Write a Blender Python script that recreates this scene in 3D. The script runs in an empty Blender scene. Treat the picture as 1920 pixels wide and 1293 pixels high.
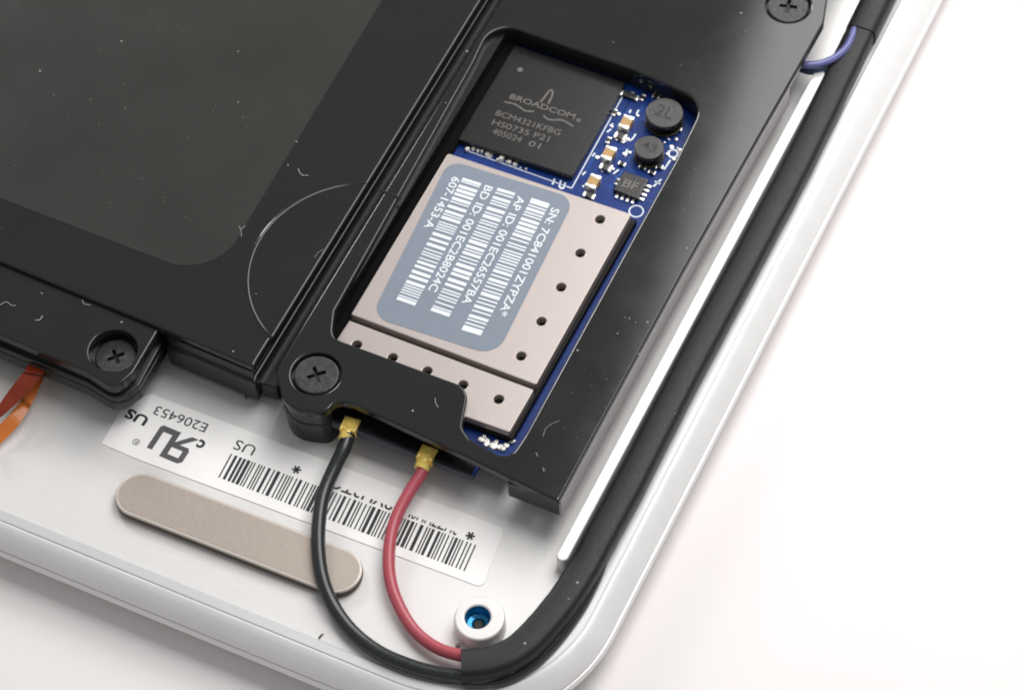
import bpy, bmesh, math, random
from mathutils import Vector, Matrix
random.seed(7)
# one Blender unit is one centimetre; X and Y run along the two edges of the case, Z is up
sc = bpy.context.scene
C = bpy.context.collection
# ------------------------------------------------------------------ camera
F, PITCH, ROLL, YAW = 5800.0, math.radians(34), math.radians(5), math.radians(-29.75)
DIST = 46.4
Mc = Matrix.Rotation(ROLL, 3, 'Z') @ Matrix.Rotation(-PITCH, 3, 'X') @ Matrix.Rotation(YAW, 3, 'Z')
RT = Mc.transposed()
AIM = Vector((0, 0, 0.7))
EYE = AIM + RT @ Vector((0, 0, DIST))
cam_d = bpy.data.cameras.new('camera'); cam = bpy.data.objects.new('camera', cam_d); C.objects.link(cam)
cam_d.sensor_width = 36; cam_d.lens = F / 1920 * 36; cam_d.clip_start = 1; cam_d.clip_end = 1000
cam.matrix_world = Matrix.Translation(EYE) @ RT.to_4x4()
cam_d.dof.use_dof = True; cam_d.dof.focus_distance = DIST - 0.2; cam_d.dof.aperture_fstop = 0.45
sc.camera = cam
sc.cycles.filter_width = 1.9

def W(px, py, z=0.0):
    """place on the level plane at height z that a survey point of the photograph lies on"""
    d = RT @ Vector(((px - 960) / F, -(py - 646.5) / F, -1))
    t = (z - EYE.z) / d.z
    p = EYE + d * t
    return (p.x, p.y)

# ------------------------------------------------------------------ light
w = bpy.data.worlds.new('World'); sc.world = w; w.use_nodes = True
bg = w.node_tree.nodes['Background']; bg.inputs[0].default_value = (1.0, 0.985, 0.98, 1); bg.inputs[1].default_value = 0.29
sc.view_settings.view_transform = 'Standard'; sc.view_settings.look = 'None'
sc.view_settings.exposure = 0.20; sc.view_settings.gamma = 1
def softbox(name, loc, target, sx, sy, power, color=(1, 1, 1), spin=0):
    l = bpy.data.lights.new(name, 'AREA'); l.shape = 'RECTANGLE'; l.size = sx; l.size_y = sy
    l.energy = power; l.color = color
    o = bpy.data.objects.new(name, l); C.objects.link(o)
    d = (Vector(target) - Vector(loc)).normalized()
    q = d.to_track_quat('-Z', 'Y')
    o.matrix_world = Matrix.Translation(loc) @ (q.to_matrix() @ Matrix.Rotation(spin, 3, 'Z')).to_4x4()
    return o
# one big softbox high behind and to the right; the glossy black plastic mirrors its edge
H = 30.0
softbox('left_fill', (-50, 38, 34), (0, 0, 0), 16, 16, 13000, (1, 0.99, 0.985))  # added fill lamp out of view, lifts the left of the case floor
e0 = Vector((*W(1440, 0, 0.9 - H), 0.9 + H)); e1 = Vector((*W(1205, 700, 0.9 - H), 0.9 + H))
ed = (e1 - e0).normalized(); out = Vector((-ed.y, ed.x, 0))
KX, KY = 24, 60
kc = (e0 + e1) / 2 + out * (KX / 2) - ed * 7
kl = bpy.data.lights.new('key_softbox', 'AREA'); kl.shape = 'RECTANGLE'; kl.size = KX; kl.size_y = KY; kl.energy = 22500; kl.color = (1, 0.99, 0.98)
ko = bpy.data.objects.new('key_softbox', kl); C.objects.link(ko)
ko.matrix_world = Matrix(((out.x, -ed.x, 0, kc.x), (out.y, -ed.y, 0, kc.y), (0, 0, 1, kc.z), (0, 0, 0, 1)))

# ------------------------------------------------------------------ materials
def mat(name, col, rough=0.5, metal=0.0, spec=0.5, noise=0.0, nscale=20.0, bump=0.0, bscale=60.0, coat=0.0, stretch=None, trans=0.0, alpha=1.0, rv=(0.85, 1.15)):
    m = bpy.data.materials.new(name); m.use_nodes = True
    nt = m.node_tree; b = nt.nodes['Principled BSDF']
    b.inputs['Base Color'].default_value = (*col, 1); b.inputs['Roughness'].default_value = rough
    b.inputs['Metallic'].default_value = metal; b.inputs['Specular IOR Level'].default_value = spec
    b.inputs['Coat Weight'].default_value = coat; b.inputs['Transmission Weight'].default_value = trans
    b.inputs['Alpha'].default_value = alpha
    tc = nt.nodes.new('ShaderNodeTexCoord'); mp = nt.nodes.new('ShaderNodeMapping')
    nt.links.new(tc.outputs['Object'], mp.inputs[0])
    if stretch: mp.inputs['Scale'].default_value = stretch
    if noise:
        n = nt.nodes.new('ShaderNodeTexNoise'); n.inputs['Scale'].default_value = nscale; n.inputs['Detail'].default_value = 6
        nt.links.new(mp.outputs[0], n.inputs[0])
        mx = nt.nodes.new('ShaderNodeMix'); mx.data_type = 'RGBA'; mx.blend_type = 'MIX'
        mx.inputs[6].default_value = (*[max(0, c * (1 - noise)) for c in col], 1)
        mx.inputs[7].default_value = (*[min(1, c * (1 + noise)) for c in col], 1)
        nt.links.new(n.outputs[0], mx.inputs[0]); nt.links.new(mx.outputs[2], b.inputs['Base Color'])
        mr = nt.nodes.new('ShaderNodeMapRange'); mr.inputs[1].default_value = 0.3; mr.inputs[2].default_value = 0.7; mr.inputs[3].default_value = rough * rv[0]; mr.inputs[4].default_value = min(1, rough * rv[1])
        nt.links.new(n.outputs[0], mr.inputs[0]); nt.links.new(mr.outputs[0], b.inputs['Roughness'])
    if bump:
        n2 = nt.nodes.new('ShaderNodeTexNoise'); n2.inputs['Scale'].default_value = bscale; n2.inputs['Detail'].default_value = 4
        nt.links.new(mp.outputs[0], n2.inputs[0])
        bp = nt.nodes.new('ShaderNodeBump'); bp.inputs['Strength'].default_value = bump; bp.inputs['Distance'].default_value = 0.01
        nt.links.new(n2.outputs[0], bp.inputs['Height']); nt.links.new(bp.outputs[0], b.inputs['Normal'])
    return m
M = dict(
    table=mat('white_table', (0.83, 0.79, 0.79), 0.6, noise=0.02, nscale=0.3, bump=0.1, bscale=8),
    case=mat('pale_aluminium', (0.72, 0.71, 0.70), 0.42, 0.2, noise=0.03, nscale=6, bump=0.12, bscale=40, stretch=(0.6, 6, 1)),
    rim=mat('white_rim', (0.80, 0.80, 0.795), 0.33, 0.12, noise=0.03, nscale=3, bump=0.06, bscale=30),
    band=mat('silver_band', (0.60, 0.61, 0.62), 0.38, 0.3, noise=0.08, nscale=60, bump=0.15, bscale=120),
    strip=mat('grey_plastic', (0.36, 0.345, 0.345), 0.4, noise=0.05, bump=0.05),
    black=mat('black_plastic', (0.0135, 0.0150, 0.0145), 0.085, noise=0.14, nscale=1.6, bump=0.014, bscale=140, rv=(0.85, 1.3)),
    black2=mat('black_plastic_side', (0.009, 0.010, 0.010), 0.24, noise=0.1, nscale=20, bump=0.10, bscale=60),
    film=mat('dark_grey_film', (0.031, 0.032, 0.029), 0.16, noise=0.12, nscale=0.8, bump=0.02, bscale=160),
    tape=mat('black_cloth_tape', (0.009, 0.010, 0.0115), 0.5, spec=0.35, noise=0.25, nscale=25, bump=0.25, bscale=45),
    cable_black=mat('black_cable', (0.02, 0.024, 0.025), 0.25, noise=0.2, nscale=14, bump=0.1, bscale=30),
    cable_red=mat('red_cable', (0.43, 0.075, 0.10), 0.32, noise=0.15, nscale=10, bump=0.06, bscale=30),
    cable_blue=mat('blue_cable', (0.13, 0.14, 0.34), 0.3, noise=0.15, nscale=10),
    cable_navy=mat('navy_cable', (0.03, 0.06, 0.13), 0.3, noise=0.15, nscale=10),
    gold=mat('gold_plating', (1.0, 0.68, 0.17), 0.25, 0.1, noise=0.2, nscale=18, bump=0.3, bscale=25),
    shield=mat('tin_shield', (0.43, 0.378, 0.358), 0.36, 0.5, noise=0.03, nscale=50, bump=0.03, bscale=50, stretch=(5, 1, 1), rv=(0.75, 1.25)),
    dark_base=mat('near_black_base', (0.008, 0.007, 0.006), 0.6, spec=0.2),
    gap_shade=mat('black_gap_shade', (0.004, 0.004, 0.004), 0.9, spec=0.1, noise=0.3, nscale=40),
    label=mat('blue_grey_label', (0.175, 0.21, 0.26), 0.45, noise=0.05, nscale=4, bump=0.03),
    print_white=mat('white_print', (0.72, 0.76, 0.80), 0.5, noise=0.08, nscale=40),
    print_black=mat('black_print', (0.014, 0.014, 0.016), 0.6, noise=0.3, nscale=30),
    print_grey=mat('grey_print', (0.09, 0.085, 0.09), 0.6, noise=0.2, nscale=60),
    print_chip=mat('chip_print', (0.125, 0.11, 0.095), 0.5, noise=0.5, nscale=30),
    paper=mat('white_sticker', (0.92, 0.91, 0.90), 0.4, noise=0.015, nscale=4, bump=0.04, bscale=10),
    pad=mat('tan_metal', (0.42, 0.36, 0.315), 0.38, 0.45, noise=0.10, nscale=18, bump=0.12, bscale=40, stretch=(1, 6, 1), rv=(0.75, 1.3)),
    padrim=mat('pad_edge', (0.66, 0.60, 0.55), 0.3, 0.3),
    padside=mat('dark_pad_side', (0.10, 0.075, 0.055), 0.6, noise=0.3, nscale=30),
    pcb=mat('blue_circuit_board', (0.002, 0.026, 0.17), 0.35, spec=0.25, noise=0.35, nscale=14, bump=0.2, bscale=25),
    boardedge=mat('board_edge_grey', (0.035, 0.045, 0.06), 0.4, noise=0.3, nscale=20),
    trace=mat('board_trace', (0.006, 0.06, 0.27), 0.35, spec=0.3),
    chip=mat('chip_epoxy', (0.016, 0.016, 0.017), 0.15, noise=0.12, nscale=50, bump=0.15, bscale=150),
    ferrite=mat('ferrite', (0.040, 0.038, 0.035), 0.22, noise=0.2, nscale=30, bump=0.3, bscale=60),
    ferrite_dark=mat('dark_ferrite', (0.016, 0.015, 0.013), 0.25, noise=0.3, nscale=30, bump=0.4, bscale=40),
    cap=mat('tan_ceramic', (0.42, 0.25, 0.09), 0.4, noise=0.2, nscale=20),
    solder=mat('solder', (0.85, 0.83, 0.78), 0.25, 0.7, noise=0.15, nscale=25, bump=0.6, bscale=18),
    silk=mat('white_silkscreen', (0.70, 0.76, 0.82), 0.5),
    screw=mat('black_screw', (0.03, 0.032, 0.032), 0.38, 0.3, noise=0.5, nscale=10, bump=0.9, bscale=16),
    recess=mat('cross_recess', (0.004, 0.004, 0.004), 0.5),
    blue=mat('blue_insert', (0.01, 0.20, 0.42), 0.2, 0.5, noise=0.5, nscale=12, bump=0.6, bscale=14),
    dust=mat('pale_dust', (0.36, 0.36, 0.35), 0.8),
    flex=mat('orange_flex', (0.62, 0.17, 0.02), 0.2, noise=0.5, nscale=2.5, alpha=0.8),
    flexred=mat('red_flex', (0.20, 0.022, 0.006), 0.18, noise=0.7, nscale=2.5, alpha=0.92),
)
# ------------------------------------------------------------------ helpers
def finish(name, bm, m, parent=None, angle=35, smooth=True):
    bmesh.ops.recalc_face_normals(bm, faces=bm.faces[:])
    me = bpy.data.meshes.new(name); bm.to_mesh(me); bm.free()
    me.materials.append(m)
    if smooth:
        for p in me.polygons: p.use_smooth = True
        me.set_sharp_from_angle(angle=math.radians(angle))
        for p in me.polygons: p.use_smooth = abs(p.normal.z) < 0.9995
    o = bpy.data.objects.new(name, me); C.objects.link(o)
    if parent: o.parent = parent; o.matrix_parent_inverse = parent.matrix_world.inverted()
    return o
def tag(o, label=None, cat=None, group=None, kind=None):
    for k, v in (('label', label), ('category', cat), ('group', group), ('kind', kind)):
        if v: o[k] = v
    return o
def thing(name, label, cat, loc=(0, 0, 0), group=None):
    o = bpy.data.objects.new(name, None); C.objects.link(o); o.location = loc; o.empty_display_size = 0.3
    o.matrix_world = Matrix.Translation(loc)
    return tag(o, label, cat, group)
def px(pts, z):
    return [W(p[0], p[1], z) for p in pts]
def rounded(pts, seg=8):
    """pts: (x, y, r) world corners -> outline with arcs"""
    out = []; n = len(pts)
    for i in range(n):
        x, y, r = pts[i]; p = Vector((x, y)); a = Vector(pts[i - 1][:2]); b = Vector(pts[(i + 1) % n][:2])
        if r <= 0: out.append((x, y)); continue
        u = (a - p).normalized(); v = (b - p).normalized()
        ang = math.acos(max(-1, min(1, u.dot(v)))); t = r / math.tan(ang / 2)
        t = min(t, 0.48 * (a - p).length, 0.48 * (b - p).length); rr = t * math.tan(ang / 2)
        c = p + (u + v).normalized() * (rr / math.sin(ang / 2))
        s = p + u * t; e = p + v * t
        a0 = math.atan2(s.y - c.y, s.x - c.x); a1 = math.atan2(e.y - c.y, e.x - c.x)
        d = (a1 - a0 + math.pi) % (2 * math.pi) - math.pi
        for k in range(seg + 1):
            q = a0 + d * k / seg; out.append((c.x + rr * math.cos(q), c.y + rr * math.sin(q)))
    return out
def pxr(pts, z, seg=8):
    return rounded([(*W(p[0], p[1], z), p[2]) for p in pts], seg)
def smoothloop(pts, n=6, closed=True):
    out = []; N = len(pts)
    rng = range(N) if closed else range(N - 1)
    for i in rng:
        g = lambda k: Vector(pts[k % N]) if closed else Vector(pts[max(0, min(N - 1, k))])
        p0, p1, p2, p3 = g(i - 1), g(i), g(i + 1), g(i + 2)
        for k in range(n):
            t = k / n
            out.append(tuple(0.5 * ((2 * p1) + (p2 - p0) * t + (2 * p0 - 5 * p1 + 4 * p2 - p3) * t * t + (3 * p1 - p0 - 3 * p2 + p3) * t ** 3)))
    if not closed: out.append(tuple(pts[-1]))
    return out
def area(l): return sum(l[i - 1][0] * l[i][1] - l[i][0] * l[i - 1][1] for i in range(len(l))) / 2
def offset(l, d):
    """positive d grows a counter-clockwise outline"""
    n = len(l); out = []
    s = 1 if area(l) > 0 else -1
    for i in range(n):
        p = Vector(l[i]); a = p - Vector(l[i - 1]); b = Vector(l[(i + 1) % n]) - p
        if a.length < 1e-7: a = b
        if b.length < 1e-7: b = a
        a.normalize(); b.normalize()
        na = Vector((a.y, -a.x)) * s; nb = Vector((b.y, -b.x)) * s
        m = na + nb
        if m.length < 1e-6: m = na
        m.normalize(); k = max(0.35, m.dot(na)); q = p + m * d / k
        out.append((q.x, q.y))
    return out
def circle(cx, cy, r, n=32, ph=0): return [(cx + r * math.cos(ph + 2 * math.pi * k / n), cy + r * math.sin(ph + 2 * math.pi * k / n)) for k in range(n)]
def ring(bm, l, z): return [bm.verts.new((x, y, z)) for x, y in l]
def bridge(bm, a, b):
    n = len(a)
    for i in range(n):
        try: bm.faces.new((a[i], a[(i + 1) % n], b[(i + 1) % n], b[i]))
        except ValueError: pass
def cap(bm, rings):
    es = []
    for r in rings:
        for i in range(len(r)):
            e = bm.edges.get((r[i], r[(i + 1) % len(r)])) or bm.edges.new((r[i], r[(i + 1) % len(r)]))
            es.append(e)
    bmesh.ops.triangle_fill(bm, edges=es, use_beauty=True, use_dissolve=False)
def slab(bm, outer, z0, z1, bev=0.0, holes=(), hbev=None, seg=3, bottom=True):
    hbev = bev if hbev is None else hbev
    tops, bots = [], []
    for k, l in enumerate([outer] + list(holes)):
        b = bev if k == 0 else hbev; s = -1 if k == 0 else 1
        prev = ring(bm, l, z0); bots.append(prev)
        if b > 0:
            for j in range(seg + 1):
                t = math.pi / 2 * j / seg
                r = ring(bm, offset(l, s * b * (1 - math.cos(t))), z1 - b * (1 - math.sin(t)))
                bridge(bm, prev, r); prev = r
        else:
            r = ring(bm, l, z1); bridge(bm, prev, r); prev = r
        tops.append(prev)
    cap(bm, tops)
    if bottom: cap(bm, bots)
def quad(bm, p, z):
    bm.faces.new([bm.verts.new((x, y, z)) for x, y in p])
def box(bm, cx, cy, z0, z1, sx, sy, rot=0, bev=0.01):
    c, s = math.cos(rot), math.sin(rot)
    l = [(cx + c * a - s * b, cy + s * a + c * b) for a, b in ((-sx / 2, -sy / 2), (sx / 2, -sy / 2), (sx / 2, sy / 2), (-sx / 2, sy / 2))]
    slab(bm, l, z0, z1, bev, seg=2)
def tube(bm, pts, radii, seg=14, flat=1.0, close=True):
    """pts: 3-D centre line; radii (r or list); flat scales the vertical axis"""
    n = len(pts); P = [Vector(p) for p in pts]; prev = None
    for i in range(n):
        t = (P[min(n - 1, i + 1)] - P[max(0, i - 1)]).normalized()
        side = t.cross(Vector((0, 0, 1))).normalized(); up = side.cross(t)
        r = radii[i] if isinstance(radii, (list, tuple)) else radii
        rg = [bm.verts.new(P[i] + side * r * math.cos(a) + up * r * flat * math.sin(a)) for a in [2 * math.pi * k / seg for k in range(seg)]]
        if prev: bridge(bm, prev, rg)
        elif close: bm.faces.new(rg)
        prev = rg
    if close: bm.faces.new(prev)
def path3(pts, n=8):
    """pts (px, py, z) -> smooth world path"""
    return smoothloop([(*W(a, b, z), z) for a, b, z in pts], n, closed=False)
def text_mesh(s, p0, p1, h, z, bold=0.0, mirror=False, clip=None, thick=0.0):
    """writing whose centre line runs from world point p0 to p1 and whose height is h; returns a bmesh"""
    cu = bpy.data.curves.new('lettering', 'FONT'); cu.body = s; cu.offset = bold; cu.resolution_u = 3
    tmp = bpy.data.objects.new('lettering_source', cu); C.objects.link(tmp)
    dg = bpy.context.evaluated_depsgraph_get()
    me = bpy.data.meshes.new_from_object(tmp.evaluated_get(dg))
    bpy.data.objects.remove(tmp); bpy.data.curves.remove(cu)
    bm = bmesh.new(); bm.from_mesh(me); bpy.data.meshes.remove(me)
    xs = [v.co.x for v in bm.verts]; x0, x1 = min(xs), max(xs)
    ys = [v.co.y for v in bm.verts]; 
    y0, y1 = (min(ys), max(ys)) if len(s) == 1 else (0, 0.72)
    if clip:
        geom = bm.verts[:] + bm.edges[:] + bm.faces[:]
        bmesh.ops.bisect_plane(bm, geom=geom, plane_co=(0, y0 + (y1 - y0) * clip, 0), plane_no=(0, -1, 0), clear_outer=True)
    a = Vector(p0); b = Vector(p1); L = (b - a).length; u = (b - a) / L; v = Vector((-u.y, u.x))
    for vt in bm.verts:
        X = (vt.co.x - x0) / (x1 - x0)
        if mirror: X = 1 - X
        Y = (vt.co.y - y0) / (y1 - y0) - 0.5
        q = a + u * X * L + v * Y * h
        vt.co = (q.x, q.y, z)
    return bm
def merge(dst, src):
    me = bpy.data.meshes.new('tmp'); src.to_mesh(me); src.free(); dst.from_mesh(me); bpy.data.meshes.remove(me)
def flatfinish(name, bm, m, parent, z=None):
    for f in bm.faces:
        if f.normal.z < 0: f.normal_flip()
    bm.normal_update()
    for f in bm.faces:
        if f.normal.z < 0: f.normal_flip()
    me = bpy.data.meshes.new(name); bm.to_mesh(me); bm.free(); me.materials.append(m)
    o = bpy.data.objects.new(name, me); C.objects.link(o); o.parent = parent
    if parent: o.matrix_parent_inverse = parent.matrix_world.inverted()
    return o
LT = []
def words(m, parent, name='lettering'):
    for b in LT: tag(flatfinish(name, b, m, parent), kind='stuff')
    LT.clear()
PXC = 125.0   # photograph pixels per centimetre near the middle

# ------------------------------------------------------------------ heights
ZT = 0.90      # top of the card frame
ZC = 0.96      # top of the large cover
ZL = 0.88      # its lower ledge
ZB = 0.46      # top of the circuit board
ZS = 0.74      # top of the shield
ZTAB = -0.72   # table

# ------------------------------------------------------------------ table
bm = bmesh.new(); quad(bm, [(-90, -90), (90, -90), (90, 90), (-90, 90)], ZTAB)
tag(finish('table', bm, M['table'], smooth=False), 'plain white table top under the open metal case', None, None, 'structure')

# ------------------------------------------------------------------ case
xl = (W(1713, 0)[0] + W(1487, 430)[0] + W(1280, 827)[0]) / 3
yl = (W(0, 971)[1] + W(320, 1109)[1] + W(640, 1246)[1]) / 3
BIG = 19.0
RC = 2.1
lip = rounded([(-BIG, yl, 0.5), (xl, yl, RC), (xl, BIG, 0.5), (-BIG, BIG, 0.5)], 24)
case = thing('metal_case', 'pale silver metal case with white rounded rim, lying open on the white table', 'case', (xl - 3, yl + 3, ZTAB))
# floor sheet of the case, with the raised outer lip
bm = bmesh.new()
prof = [(-0.36, 0.0), (-0.30, 0.0), (-0.26, 0.015)]
l0 = ring(bm, offset(lip, -0.42), 0.0); prev = l0
for d, z in [(-0.30, 0.0), (-0.185, 0.0)]:
    r = ring(bm, offset(lip, d), z); bridge(bm, prev, r); prev = r
cap(bm, [l0])
floor = finish('case_floor', bm, M['case'], case)
bm = bmesh.new(); prev = None
for d, z in [(-0.185, 0.0), (-0.18, 0.018), (-0.16, 0.028), (-0.03, 0.028), (-0.018, 0.024), (-0.014, 0.012), (-0.004, 0.012)]:
    r = ring(bm, offset(lip, d), z)
    if prev: bridge(bm, prev, r)
    prev = r
finish('rim_band', bm, M['band'], case)
bm = bmesh.new(); prev = None
for d, z in [(-0.004, 0.012), (0.0, 0.022), (0.015, 0.028), (0.05, 0.02), (0.12, -0.02), (0.20, -0.08), (0.27, -0.145), (0.315, -0.20), (0.32, -0.215), (0.285, -0.225), (0.285, -0.235),
             (0.345, -0.245), (0.365, -0.265), (0.375, -0.29), (0.375, -0.315), (0.365, -0.325), (0.335, -0.33), (0.345, -0.35), (0.35, -0.37), (0.30, -0.45), (0.20, -0.58), (0.10, -0.66), (0.0, -0.72 + 0.002)]:
    r = ring(bm, offset(lip, d), z)
    if prev: bridge(bm, prev, r)
    prev = r
finish('outer_rim', bm, M['rim'], case, 25)

# guide rib of the cable channel
bm = bmesh.new()
zr = 0.32
xr = (W(1537, 150, zr)[0] + W(1300, 585, zr)[0] + W(1090, 990, zr)[0]) / 3
xr = W(1290, 600, zr)[0]
rib_l = rounded([(xr - 0.09, W(1065, 1055, zr)[1], 0.085), (xr + 0.09, W(1065, 1055, zr)[1], 0.085), (xr + 0.09, W(1550, 135, zr)[1], 0.085), (xr - 0.09, W(1550, 135, zr)[1], 0.085)], 6)
slab(bm, rib_l, 0.0, zr, 0.02)
finish('cable_rib', bm, M['rim'], case)

# screw post
cx, cy = W(899, 1157, 0.30)
bm = bmesh.new()
slab(bm, circle(cx, cy, 0.37, 40), 0.0, 0.30, 0.035, holes=[circle(cx - .03, cy + .0, 0.185, 28)], hbev=0.03, bottom=False)
post = finish('screw_post', bm, M['case'], case)
bm = bmesh.new(); hx = cx - .03; prev = None
for r_, z in ((0.184, 0.285), (0.175, 0.20), (0.168, 0.19), (0.174, 0.17), (0.164, 0.15), (0.172, 0.13), (0.160, 0.10), (0.10, 0.085), (0.075, 0.05), (0.06, 0.03)):
    r = ring(bm, circle(hx, cy, r_, 28), z)
    if prev: bridge(bm, prev, r)
    prev = r
bm.faces.new(prev)
ins = finish('threaded_insert', bm, M['blue'], post)
bm = bmesh.new(); slab(bm, circle(hx + 0.0, cy, 0.075, 16), 0.052, 0.088, 0.01)
finish('insert_hole', bm, M['recess'], post)
bm = bmesh.new(); kx, ky = W(858, 1207, 0.04)
slab(bm, circle(kx, ky, 0.035, 12), 0.0, 0.05, 0.015)
finish('locating_pin', bm, M['strip'], case)

xa = W(1290, 490, ZT)[0]
# ------------------------------------------------------------------ large cover (left)
cover = thing('drive_cover', 'large flat black plastic cover filling the upper left, with a corner screw tab', 'cover', (*W(300, 300, 0), 0))
xc = W(706, 318, ZC)[0]                       # right edge
top_pts = [(-10.5, W(-60, 470, ZC)[1]), ]
yr = (W(0, 493, ZC)[1] + W(300, 617, ZC)[1]) / 2
bm = bmesh.new()
o1 = rounded([(-17, W(0, 493, ZC)[1] + 0.00, 0), (*W(0, 490, ZC), 0), (*W(300, 614, ZC), 0), (*W(475, 688, ZC), 0.06), (xc - 0.03, W(497, 682, ZC)[1], 0.10), (xc - 0.03, W(512, 640, ZC)[1], 0.02), (xc, W(516, 634, ZC)[1] + .02, 0.02), (xc, 12, 0.3), (-17, 12, 0.3)], 6)
slab(bm, o1, ZL - 0.06, ZC, 0.035)
finish('top_panel', bm, M['black'], cover)
sx1, sy1 = W(212, 656, ZL)
bm = bmesh.new()
led = rounded([(-17, W(0, 628, ZL)[1] + .0, 0), (*W(-150, 566, ZL), 0), (*W(0, 627, ZL), 0), (*W(160, 695, ZL), 0.25), (*W(215, 730, ZL), 0.30), (*W(250, 698, ZL), 0.12), (*W(296, 620, ZL), 0.02), (*W(302, 600, ZL), 0), (-17, W(302, 600, ZL)[1] + .4, 0)], 6)
slab(bm, led, 0.60, ZL, 0.03, holes=[circle(sx1, sy1, 0.37, 40)], hbev=0.02)
finish('ledge', bm, M['black'], cover)
# screw well floor
bm = bmesh.new()
slab(bm, circle(sx1, sy1, 0.40, 40), 0.50, 0.605, 0)
finish('screw_well', bm, M['black2'], cover)
# lower body with flange
def body_outline(g):
    return rounded([(-17, W(0, 628, ZL)[1] - g, 0), (W(0, 627, ZL)[0] - 2, W(0, 627, ZL)[1] - g, 0), (W(160, 695, ZL)[0], W(160, 695, ZL)[1] - g, 0.25),
                    (W(215, 730, ZL)[0] + g * .6, W(215, 730, ZL)[1] - g, 0.32), (W(252, 700, ZL)[0] + g, W(252, 700, ZL)[1] - g * .4, 0.1),
                    (W(296, 620, ZL)[0] + g, W(296, 620, ZL)[1], 0.02), (W(296, 620, ZL)[0] + g, W(290, 560, ZL)[1], 0), (-17, W(290, 560, ZL)[1] + .3, 0)], 6)
bm = bmesh.new()
slab(bm, body_outline(0.07), 0.32, 0.52, 0.03); slab(bm, body_outline(-0.25), 0.0, 0.33, 0.0); 
slab(bm, body_outline(0.05), 0.52, 0.63, 0.02)
finish('flange', bm, M['black2'], cover)
bm = bmesh.new()
bo = rounded([(-16.9, W(300, 560, ZL)[1] + .3, 0), (W(300, 560, ZL)[0], W(300, 560, ZL)[1] + .1, 0), (*W(306, 625, ZC), 0), (*W(475, 696, ZC), 0.1), (xc - 0.02, W(500, 690, ZC)[1], 0.12), (xc - 0.02, 11.9, 0.1), (-16.9, 11.9, 0.1)], 6)
slab(bm, offset(bo, -0.045), 0.2, ZL - 0.05, 0.0); slab(bm, offset(bo, -0.25), 0.0, 0.3, 0.0)
slab(bm, bo, 0.14, 0.62, 0.06)
finish('side_wall', bm, M['black2'], cover)
XF = (W(885, 90, ZT)[0] + W(677, 430, ZT)[0] + W(575, 597, ZT)[0]) / 3
bm = bmesh.new(); yb = W(505, 742, 0.2)[1]
slab(bm, rounded([(xc - .2, yb, 0), (XF - 0.004, yb + .05, 0.05), (XF - 0.004, 11.7, 0), (xc - .2, 11.7, 0)], 3), 0.10, 0.42, 0.03)
finish('side_flange', bm, M['black2'], cover)
# film sheet on the cover
bm = bmesh.new()
fl = rounded([(-16.5, W(-100, 331, ZC)[1], 0), (*W(-100, 331, ZC), 0), (*W(0, 372, ZC), 0), (*W(398, 524, ZC), 0.78), (*W(735, -30, ZC), 0), (W(735, -30, ZC)[0] + .1, 11, 0), (-16.5, 11, 0)], 16)
slab(bm, fl, ZC - 0.004, ZC + 0.006, 0.002, seg=1)
film = tag(finish('film_sheet', bm, M['film']), 'dark grey film with a rounded corner lying on the large black cover', 'film')

# raised circular bead crossing cover and frame
cpts = [W(a, b, ZC) for a, b in ((680, 345), (650, 345), (590, 358), (535, 395), (485, 455), (466, 540), (475, 590), (508, 632))]
import itertools
def fit_circle(P):
    # algebraic least squares
    A = [[0] * 3 for _ in range(3)]; B = [0] * 3
    for x, y in P:
        r = (x, y, 1); rhs = -(x * x + y * y)
        for i in range(3):
            B[i] += r[i] * rhs
            for j in range(3): A[i][j] += r[i] * r[j]
    s = Matrix(A).inverted() @ Vector(B)
    cx, cy = -s[0] / 2, -s[1] / 2
    return cx, cy, math.sqrt(cx * cx + cy * cy - s[2])
gx, gy, gr = fit_circle(cpts)
def arc_bead(name, a0, a1, z, parent, rr=0.028, n=50):
    bm = bmesh.new()
    pts = [(gx + gr * math.cos(a0 + (a1 - a0) * k / n), gy + gr * math.sin(a0 + (a1 - a0) * k / n), z) for k in range(n + 1)]
    tube(bm, pts, rr, 10, flat=0.45)
    return finish(name, bm, M['black'], parent)
aA = math.atan2(cpts[-1][1] - gy, cpts[-1][0] - gx) % (2 * math.pi)
aB = math.acos(max(-1, min(1, (xc - 0.03 - gx) / gr)))
arc_bead('ring_bead', aB, aA, ZC - 0.002, cover)

# ------------------------------------------------------------------ card frame (right)
frame = thing('card_frame', 'black plastic frame with a rounded window around the wireless card', 'frame', (*W(597, 780, 0), 0))
xf = (W(885, 90, ZT)[0] + W(677, 430, ZT)[0] + W(575, 597, ZT)[0]) / 3      # left edge
outer = rounded([(xf, 12, 0), (xf, W(560, 622, ZT)[1], 0.5), (*W(516, 695, ZT), 0.42), (*W(535, 765, ZT), 0.42), (*W(610, 775, ZT), 0.30), (*W(630, 750, ZT), 0.25), (*W(664, 757, ZT), 0.2),
                 (*W(880, 858, ZT), 0), (*W(1047, 940, ZT), 0.03), (1.855, W(1090, 857, ZT)[1], 0), (1.86, W(1282, 507, ZT)[1], 0), (1.905, W(1430, 245, ZT)[1], 0), (*W(1502, 118, ZT), 0.5), (*W(1545, 42, ZT), 0.3), (*W(1556, -30, ZT), 0.3), (W(1545, -60, ZT)[0], 12, 0)], 10)
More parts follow.
